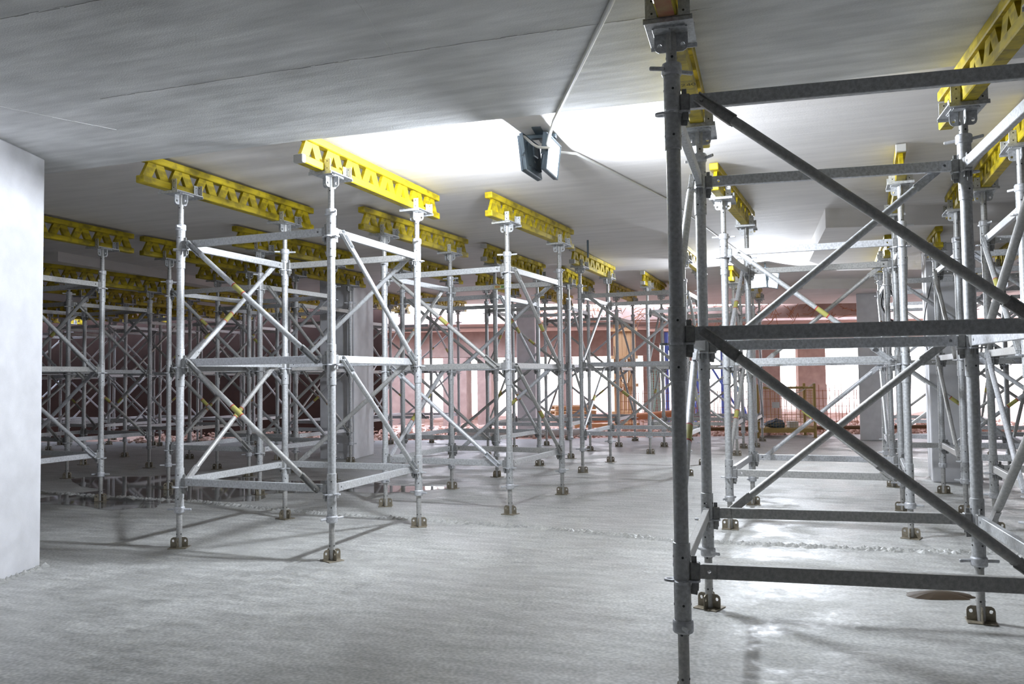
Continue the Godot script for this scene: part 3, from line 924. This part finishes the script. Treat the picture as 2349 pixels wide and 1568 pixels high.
# ---------------------------------------------------------------- beyond the slab
func make_yard() -> void:
	# rubble ground
	var g := G.new()
	var f := noise(91, 0.35, 4)
	var f2 := noise(92, 2.2, 2)
	var N := 110
	var H := func(i: int, j: int) -> Vector3:
		var x := -34.0 + 72.0 * i / N
		var z := 18.3 + 60.0 * (j * j) / (N * N)
		var rise := clampf((z - 19.2) / 3.0, 0.0, 1.0)
		return F(x, -0.06 + rise * (0.10 + 0.10 * f.get_noise_2d(x, z) + 0.07 * f2.get_noise_2d(x, z)), z)
	for i in N:
		for j in N:
			var a: Vector3 = H.call(i, j)
			var b: Vector3 = H.call(i + 1, j)
			var c: Vector3 = H.call(i + 1, j + 1)
			var d: Vector3 = H.call(i, j + 1)
			g.tri(a, b, c, -((c - a).cross(b - a)).normalized() if (c - a).cross(b - a).y < 0 else (c - a).cross(b - a).normalized())
			g.tri(a, c, d, -((d - a).cross(c - a)).normalized() if (d - a).cross(c - a).y < 0 else (d - a).cross(c - a).normalized())
	tag(put("rubble_ground", g.mesh(M.rubble), self), "reddish rubble ground beyond the slab edge", "ground", "", "structure")
	# loose rubble stones along the slab edge: uncountable
	var mm := MultiMesh.new()
	mm.transform_format = MultiMesh.TRANSFORM_3D
	var st := G.new()
	var rr := RandomNumberGenerator.new()
	rr.seed = 5
	var ico := [Vector3(0, 1, 0), Vector3(0, -0.6, 0)]
	var ring := []
	for i in 6:
		ring.append(Vector3(cos(i * PI / 3), rr.randf_range(-0.2, 0.3), sin(i * PI / 3)) * rr.randf_range(0.8, 1.2))
	for i in 6:
		st.tri(ico[0], ring[(i + 1) % 6], ring[i])
		st.tri(ico[1], ring[i], ring[(i + 1) % 6])
	mm.mesh = st.mesh(M.rubble)
	mm.instance_count = 2600
	for i in 2600:
		var z := 18.9 + absf(rr.randfn(0.0, 1.8))
		var x := rr.randf_range(-9, 13)
		var s := rr.randf_range(0.015, 0.075)
		mm.set_instance_transform(i, Transform3D(Basis.from_euler(Vector3(rr.randf() * 6, rr.randf() * 6, rr.randf() * 6)).scaled(Vector3(s, s * 0.7, s)), F(x, 0.02 + clampf((z - 19.2) / 3.0, 0, 1) * 0.1, z)))
	var ms := MultiMeshInstance3D.new()
	ms.name = "loose_rubble"
	ms.multimesh = mm
	add_child(ms)
	tag(ms, "loose broken stones and lumps along the slab's far edge", "rubble", "", "stuff")
	# building shell opposite: columns, a deep edge beam and slabs above
	for w in [[-5.2, 24.0, 1.6, "broad brown pier across the yard, next to the dark back wall"], [-3.1, 24.0, 0.95, "brown pier across the yard, just right of the stained middle column"], [-1.6, 24.0, 0.7, "brown pier across the yard, seen through the central tower's left half"], [-0.75, 24.0, 0.42, "narrow pier across the yard, seen through the central tower's middle"], [1.55, 24.2, 0.36, "slim pier across the yard, left of the timber formwork"], [4.3, 25.5, 0.5, "pinkish pier across the yard, behind the nearest tower's back left leg"], [5.6, 25.8, 0.6, "pinkish pier across the yard, behind the blue props"], [7.6, 25.0, 0.9, "broad pinkish pier across the yard, behind the wire cage"], [9.2, 25.5, 0.8, "pinkish pier across the yard, right of the wire cage"], [13.5, 26.0, 0.7, "pinkish pier across the yard, rightmost in view"], [11.2, 25.5, 0.7, "pinkish pier across the yard, behind the right-hand concrete column"]]:
		var c := G.new()
		var ph := 1.98 if w[0] < 4.0 else 2.37
		c.box(Vector3(0, ph * 0.5 - 0.05, 0), Vector3(w[2], ph + 0.1, 0.6), Basis.IDENTITY, 0.01)
		var o := put("concrete_pier", c.mesh(M.pink_concrete), self, Transform3D(Basis(Vector3.UP, -0.2), F(w[0], 0, w[1])))
		tag(o, w[3], "pier", "piers across the yard")
	for w in [[-5.6, 2.36, 24.3, 19.2, 0.74, 0.8, "deep pinkish edge beam over the left openings across the yard"], [9.2, 2.56, 25.5, 10.2, 0.36, 0.9, "pinkish edge beam over the right openings across the yard"], [0.0, 3.02, 27.6, 34.0, 0.3, 9.6, "pinkish floor slab spanning above the openings across the yard"]]:
		var c := G.new()
		c.box(Vector3.ZERO, Vector3(w[3], w[4], w[5]), Basis.IDENTITY, 0.01)
		tag(put("concrete_slab" if w[5] > 2.0 else "concrete_beam", c.mesh(M.pink_concrete), self, Transform3D(Basis.IDENTITY, F(w[0], w[1], w[2]))), w[6], "slab" if w[5] > 2.0 else "beam")
	# wooden formwork round a column
	var fw := base("column_formwork", F(3.05, 0, 22.4), -0.2)
	tag(fw, "orange-brown timber formwork round a column at the back", "formwork")
	for i in 5:
		var c := G.new()
		c.box(Vector3(-0.24 + i * 0.12, 1.5, 0), Vector3(0.115, 3.0, 0.05), Basis.IDENTITY, 0.004)
		put("board", c.mesh(M.wood), fw)
	for i in 4:
		var c := G.new()
		c.box(Vector3(0, 0.4 + i * 0.75, 0.06), Vector3(0.72, 0.09, 0.07), Basis.IDENTITY, 0.004)
		put("waler", c.mesh(M.wood), fw)
	# pipes on the ground
	pipe("drain_pipe", [F(-1.3, 0.09, 19.2), F(0.5, 0.09, 19.35), F(1.6, 0.09, 19.3)], 0.10, M.conduit, "long grey pipe lying along the slab's far edge", "pipe", 14)
	pipe("drain_pipe", [F(1.6, 0.30, 20.6), F(3.4, 0.42, 20.3), F(4.2, 0.50, 20.2)], 0.085, M.orange_pipe, "orange pipe lying on the rubble at the back", "pipe", 14)
	pipe("steel_beam", [F(3.9, 0.12, 19.6), F(9.8, 0.12, 19.5)], 0.045, M.rust, "long rusty bar lying behind the wire cage", "bar", 8)
	# timber offcuts and a pallet
	var pl := base("pallet", F(1.75, 0.15, 24.2), 0.15)
	tag(pl, "wooden pallet stack lying in the yard", "pallet")
	for i in 6:
		var c := G.new()
		c.box(Vector3(0, 0.05 + 0.145 * (i / 2), -0.35 + 0.7 * (i % 2)), Vector3(1.2, 0.09, 0.1))
		put("bearer", c.mesh(M.wood), pl)
	for k in 3:
		for i in 6:
			var c := G.new()
			c.box(Vector3(0, 0.107 + 0.145 * k, -0.42 + 0.168 * i), Vector3(1.2, 0.022, 0.12))
			put("plank", c.mesh(M.wood), pl)
	for w in [[1.05, 0.10, 19.9, 0.9, 0.2, "timber offcut lying behind the grey pipe"], [1.9, 0.16, 20.9, 0.7, -0.1, "shortest timber offcut, lying in front of the pallet stack"], [2.7, 0.14, 21.2, 1.1, 0.25, "longest timber offcut, lying behind the orange pipe"]]:
		var c := G.new()
		c.box(Vector3.ZERO, Vector3(w[3], 0.10, 0.16), Basis.IDENTITY, 0.004)
		tag(put("timber_offcut", c.mesh(M.wood), self, Transform3D(Basis(Vector3.UP, w[4]), F(w[0], w[1], w[2]))), w[5], "timber", "timber offcuts by the pipes")
	make_cage()
	make_rebar()
	make_blue_frames()

func make_cage() -> void:
	# mesh pallet cage, rusty yellow, holding a dark bag
	var root := base("wire_cage", F(6.02, 0.0, 18.55), -0.08)
	tag(root, "rusty yellow wire mesh cage pallet standing at the slab's far edge", "cage")
	var W := 1.22
	var D := 0.82
	var Hh := 1.18
	for sx in [-1, 1]:
		for sz in [-1, 1]:
			var g := G.new()
			g.box(Vector3(sx * W / 2, Hh / 2, sz * D / 2), Vector3(0.055, Hh, 0.055), Basis.IDENTITY, 0.006)
			g.box(Vector3(sx * W / 2, 0.004, sz * D / 2), Vector3(0.11, 0.008, 0.11))
			put("corner_post", g.mesh(M.cage), root)
	var fr := G.new()
	for sz in [-1, 1]:
		fr.box(Vector3(0, 0.16, sz * D / 2), Vector3(W, 0.09, 0.05), Basis.IDENTITY, 0.004)
		fr.box(Vector3(0, Hh - 0.09, sz * D / 2), Vector3(W, 0.04, 0.04), Basis.IDENTITY, 0.004)
	for sx in [-1, 1]:
		fr.box(Vector3(sx * W / 2, 0.16, 0), Vector3(0.05, 0.09, D), Basis.IDENTITY, 0.004)
		fr.box(Vector3(sx * W / 2, Hh - 0.09, 0), Vector3(0.04, 0.04, D), Basis.IDENTITY, 0.004)
	put("rails", fr.mesh(M.cage), root)
	var fl := G.new()
	fl.box(Vector3(0, 0.19, 0), Vector3(W, 0.02, D))
	put("deck", fl.mesh(M.cage), root)
	for k in 4:
		var wm := G.new()
		var l: float = W if k < 2 else D
		for i in int(l / 0.06):
			var x: float = -l / 2 + (i + 0.5) * 0.06
			var p := Vector3(x, 0, D / 2 * (1 if k == 0 else -1)) if k < 2 else Vector3(W / 2 * (1 if k == 2 else -1), 0, x)
			wm.tube(p + Vector3.UP * 0.2, p + Vector3.UP * (Hh - 0.1), 0.0022, 4)
		for i in 15:
			var y := 0.22 + i * 0.058
			if k < 2:
				wm.tube(Vector3(-W / 2, y, D / 2 * (1 if k == 0 else -1)), Vector3(W / 2, y, D / 2 * (1 if k == 0 else -1)), 0.0022, 4)
			else:
				wm.tube(Vector3(W / 2 * (1 if k == 2 else -1), y, -D / 2), Vector3(W / 2 * (1 if k == 2 else -1), y, D / 2), 0.0022, 4)
		var o := put("wire_mesh", wm.mesh(M.cage), root)
		o.set_meta("kind", "stuff")
	var sg := G.new()
	sg.box(Vector3(-0.22, 0.72, D / 2 + 0.006), Vector3(0.16, 0.13, 0.004), Basis.IDENTITY)
	put("blank_tag", sg.mesh(M.conduit), root)
	# the bag inside: a slumped lump
	var bag := G.new()
	var f := noise(95, 2.0, 3)
	var R := func(i: int, j: int) -> Vector3:
		var th := TAU * i / 20
		var ph := PI * j / 10
		var d := Vector3(sin(ph) * cos(th), cos(ph), sin(ph) * sin(th))
		var r := 1.0 + 0.35 * f.get_noise_3dv(d)
		return Vector3(d.x * 0.24 * r, maxf(d.y, -0.6) * 0.11 * r * (1.0 + 0.5 * d.x) + 0.075, d.z * 0.19 * r)
	for i in 20:
		for j in 10:
			bag.tri(R.call(i, j), R.call(i + 1, j), R.call(i + 1, j + 1))
			bag.tri(R.call(i, j), R.call(i + 1, j + 1), R.call(i, j + 1))
	tag(put("plastic_bag", bag.mesh(M.tarp), self, at3(5.82, 0.20, -18.5)), "dark blue slumped bag lying inside the wire cage", "bag")
	var bx := G.new()
	bx.box(Vector3(0, 0.07, 0), Vector3(0.2, 0.14, 0.2), Basis.IDENTITY, 0.006)
	tag(put("carton", bx.mesh(M.conduit), self, at3(6.24, 0.20, -18.5)), "small grey box beside the bag in the wire cage", "box")

func make_rebar() -> void:
	var rr := RandomNumberGenerator.new()
	rr.seed = 77
	# starter bars and tie wire hanging out of the slab edge
	var g := G.new()
	for i in 190:
		var x := rr.randf_range(0.6, 9.4)
		var z := 21.35 + rr.randf_range(0.0, 0.5)
		var y := rr.randf_range(2.85, 3.35)
		var a := F(x, y, z)
		var b := a + Vector3(rr.randf_range(-0.35, 0.35), rr.randf_range(-0.34, 0.14), rr.randf_range(-0.55, 0.1))
		g.ring_tube([a, a.lerp(b, 0.5) + Vector3(0, rr.randf_range(-0.06, 0.06), 0), b], [0.008, 0.008, 0.008], 5)
	tag(put("starter_bars", g.mesh(M.rebar), self), "tangle of rusty starter bars sticking out of the ceiling's far edge", "rebar", "", "stuff")
	var rg := G.new()
	rg.box(Vector3.ZERO, Vector3(9.6, 0.34, 0.5))
	var f := noise(97, 1.5, 3)
	for i in rg.v.size():
		rg.v[i] += Vector3(0, f.get_noise_1d(rg.v[i].x) * 0.1, 0)
	tag(put("broken_slab_edge", rg.mesh(M.pink_concrete), self, Transform3D(Basis(Vector3.UP, -0.05), F(5.2, 3.1, 22.3))), "rough pinkish slab edge behind the starter bars", "slab edge")
	# upright reinforcement of a wall to come: bars in rows
	for w in [[2.6, 5.0, 20.9, 1.9, "rusty wall reinforcement standing behind the middle row"], [4.6, 9.0, 21.6, 1.15, "rusty wall reinforcement standing behind the wire cage"]]:
		var b := G.new()
		var x: float = w[0]
		while x < w[1]:
			b.tube(F(x, -0.05, w[2] + rr.randf_range(-0.03, 0.03)), F(x + rr.randf_range(-0.03, 0.03), w[3] * rr.randf_range(0.8, 1.05), w[2]), 0.008, 5)
			x += rr.randf_range(0.07, 0.13)
		for k in 5:
			b.tube(F(w[0], 0.15 + k * 0.2, w[2] - 0.012), F(w[1], 0.15 + k * 0.2, w[2] - 0.012), 0.006, 5)
		tag(put("wall_reinforcement", b.mesh(M.rebar), self), w[4], "rebar", "", "stuff")
	# a draped debris net
	for w in [[3.62, 20.7, 0.30, "pale green debris net hanging behind the middle row"], [6.35, 23.0, 0.5, "pale green debris net hanging behind the wire cage"]]:
		var n := G.new()
		for i in 22:
			var x: float = w[0] + w[2] * (i / 21.0 - 0.5)
			n.ring_tube(curve([F(x, 1.75, w[1]), F(x + 0.04 * sin(i * 1.3), 1.0, w[1] + 0.04 * sin(i)), F(x + 0.08 * sin(i * 0.7), 0.15, w[1])], 4), [0.004, 0.004, 0.004, 0.004, 0.004, 0.004, 0.004, 0.004, 0.004], 4)
		for k in 26:
			var y := 0.2 + k * 0.06
			n.tube(F(w[0] - w[2] * 0.5, y, w[1]), F(w[0] + w[2] * 0.5, y + 0.03 * sin(k * 2.1), w[1] + 0.02), 0.004, 4)
		tag(put("debris_net", n.mesh(M.net), self), w[3], "net", "", "stuff")

func make_blue_frames() -> void:
	# blue steel formwork props standing in the yard
	for w in [[4.3, 23.0, 0.0, "left one"], [5.15, 23.1, 0.35, "middle one"], [5.9, 23.2, -0.3, "right one"]]:
		var root := base("formwork_prop", F(w[0], 0.1, w[1]), 0.1)
		tag(root, w[3] + " of the three blue steel formwork props in the bright yard", "prop", "blue props in the yard")
		var g := G.new()
		g.tube(Vector3(0, 0, 0), Vector3(0, 2.5, 0), 0.055, 10)
		put("post", g.mesh(M.blue), root)
		var h := G.new()
		h.tube(Vector3(0, 2.2, 0), Vector3(0.9 + w[2], 0.02, 0.3), 0.032, 8)
		put("raking_strut", h.mesh(M.blue), root)
		var k := G.new()
		k.box(Vector3(0, 0.01, 0), Vector3(0.2, 0.02, 0.2))
		put("foot_plate", k.mesh(M.blue), root)

func make_details() -> void:
	# cables
	pipe("cable", curve([F(4.80, 2.50, 10.58), F(4.72, 2.25, 10.5), F(4.86, 2.05, 10.5), F(4.90, 2.30, 10.52), F(4.82, 2.56, 10.6)], 8), 0.011, M.cable, "black cable looped over a ledger beside the right-hand column", "cable", 8)
	pipe("cable", curve([F(5.32, 2.62, 10.36), F(5.15, 2.0, 10.3), F(5.22, 1.5, 10.3)], 8), 0.006, M.cable, "thin dark wire hanging down the right-hand column", "cable", 6)
	pipe("cable", curve([F(5.30, 2.70, 10.34), F(5.75, 2.48, 10.05), F(6.15, 2.62, 9.75)], 8), 0.006, M.white_tube, "pale wire sagging from the right-hand column to the tower leg", "cable", 6)
	pipe("cable", curve([F(2.75, 2.2, 22.27), F(2.85, 1.45, 22.27), F(3.10, 1.2, 22.27), F(3.32, 1.9, 22.27)], 8), 0.009, M.cable, "black cable sagging across the timber formwork", "cable", 6)
	pipe("cable", curve([F(5.45, 1.19, 18.13), F(5.8, 1.02, 18.10), F(6.2, 0.98, 18.10), F(6.62, 1.19, 18.13)], 8), 0.010, M.white_tube, "pale hose draped along the wire cage's top rail", "hose", 6)
	# mortar fillet at the foot of the left column
	var gm := G.new()
	for i in 70:
		var p := F(-3.60, 0.0, 4.8 + 1.58 * i / 70.0) + Vector3(rng.randf_range(-0.02, 0.035), 0, 0)
		var r := rng.randf_range(0.015, 0.04)
		for j in 6:
			var a0 := TAU * j / 6
			var a1 := TAU * (j + 1) / 6
			gm.tri(p + Vector3.UP * r * 0.9, p + Vector3(cos(a1), 0, sin(a1)) * r, p + Vector3(cos(a0), 0, sin(a0)) * r, Vector3(cos(a0), 1.0, sin(a0)).normalized())
	var tr := structure("trim_2", gm.mesh(M.floor), "crumbly mortar along the foot of the left column")
	tr.set_meta("kind", "structure")
	# form-board fins left on the near slab's underside
	var fins := G.new()
	for w in [[F(-3.75, NEAR_Y, 4.55), F(-2.72, NEAR_Y, 5.62)], [F(-2.5, NEAR_Y, 5.0), F(-0.6, NEAR_Y, 4.35)], [F(-0.6, NEAR_Y, 4.35), F(0.95, NEAR_Y, 3.85)], [F(-0.75, NEAR_Y, 3.3), F(-0.62, NEAR_Y, 4.35)], [F(-2.5, NEAR_Y, 3.9), F(0.9, NEAR_Y, 2.8)]]:
		var a: Vector3 = w[0]
		var b: Vector3 = w[1]
		var n := int((b - a).length() / 0.06)
		for k in n:
			var p := a.lerp(b, (k + 0.5) / n)
			fins.box(p + Vector3(rng.randf_range(-0.006, 0.006), 0, rng.randf_range(-0.006, 0.006)), Vector3(0.09, rng.randf_range(0.002, 0.006), 0.004), Basis.looking_at((b - a).cross(Vector3.UP).normalized(), Vector3.UP))
	var fo2 := put("board_fins", fins.mesh(M.slab_near), get_node("ceiling"))
	fo2.set_meta("kind", "stuff")
	# rusty plate lying in the wet, half under the nearest tower's ledger
	var g := G.new()
	var f := noise(99, 1.3, 3)
	var R := func(i: int, j: int) -> Vector3:
		var th := TAU * i / 28
		var r := j / 5.0
		var q := 1.0 + 0.2 * f.get_noise_2d(cos(th) * 2.0, sin(th) * 2.0)
		return Vector3(cos(th) * 0.21 * r * q, (1.0 - r * r) * 0.03 + 0.001, sin(th) * 0.10 * r * q)
	for i in 28:
		for j in 5:
			g.tri(R.call(i, j), R.call(i + 1, j + 1), R.call(i + 1, j))
			g.tri(R.call(i, j), R.call(i, j + 1), R.call(i + 1, j + 1))
	tag(put("mud_lump", g.mesh(M.mud), self, Transform3D(Basis(Vector3.UP, -0.1), F(2.64, 0.0, 5.2))), "flat brown mud lump on the wet floor below the nearest tower's front ledger", "mud")
	# scribbled length on the nearest girder's underside
	for k in get_children():
		if str(k.get_meta("label", "")).begins_with("girder over the nearest tower's left"):
			var tm := TextMesh.new()
			var fo := SystemFont.new()
			fo.font_names = PackedStringArray(["Droid Sans"])
			tm.font = fo
			tm.text = "240"
			tm.font_size = 32
			tm.pixel_size = 0.0014
			tm.depth = 0.0006
			tm.material = std(Color(0.03, 0.03, 0.02), 0.8)
			var pg := G.new()
			pg.box(Vector3.ZERO, Vector3(0.066, 0.0016, 0.46), Basis.IDENTITY)
			var pp := put("paint_patch", pg.mesh(M.red_wood), k.get_node("bottom_chord"), at3(0, -0.0302, 0.94))
			pp.set_meta("label", "worn bare wood with red paint at the girder's near end")
			put("lettering", tm, k.get_node("bottom_chord"), Transform3D(Basis(Vector3.RIGHT, PI / 2), Vector3(0.012, -0.0302, 0.06)))

	puddle(F(-4.2, 0, 10.9), 2.0, 1.3, 3, "dark puddle on the floor behind the bright left tower")
	puddle(F(-4.7, 0, 9.6), 0.8, 0.35, 4, "puddle between the white column and the bright left tower")
	puddle(F(-1.7, 0, 10.6), 0.8, 0.35, 5, "shallow puddle left of the central tower's feet")

const LAMP1 := 34.0
const LAMP2 := 24.0

func _ready() -> void:
	# camera
	var cam := Camera3D.new()
	cam.name = "camera"
	cam.position = Vector3(0, 1.3883, 0)
	cam.rotation = Vector3(0.0432, 0, -0.0123)
	cam.fov = rad_to_deg(2.0 * atan(784.0 / 1894.1))
	cam.near = 0.05
	cam.far = 200.0
	add_child(cam)
	# pale overcast sky; daylight enters only from the open back
	var we := WorldEnvironment.new()
	we.name = "environment"
	var env := Environment.new()
	var sky := Sky.new()
	var sm := ProceduralSkyMaterial.new()
	sm.sky_top_color = Color(0.86, 0.90, 1.0)
	sm.sky_horizon_color = Color(1.0, 0.98, 0.97)
	sm.ground_bottom_color = Color(0.62, 0.55, 0.52)
	sm.ground_horizon_color = Color(1.0, 0.97, 0.96)
	sm.sky_energy_multiplier = 3.6
	sm.ground_energy_multiplier = 3.6
	sky.sky_material = sm
	env.sky = sky
	env.background_mode = Environment.BG_SKY
	env.ambient_light_source = Environment.AMBIENT_SOURCE_DISABLED
	env.tonemap_mode = Environment.TONE_MAPPER_LINEAR
	env.tonemap_exposure = 0.61
	env.sdfgi_enabled = true
	env.ssao_enabled = true
	env.ssil_enabled = true
	we.environment = env
	add_child(we)
	rng.seed = 2024
	make_materials()
	make_shared()
	make_setting()
	make_lamps()
	make_columns()
	make_towers()
	make_yard()
	make_details()
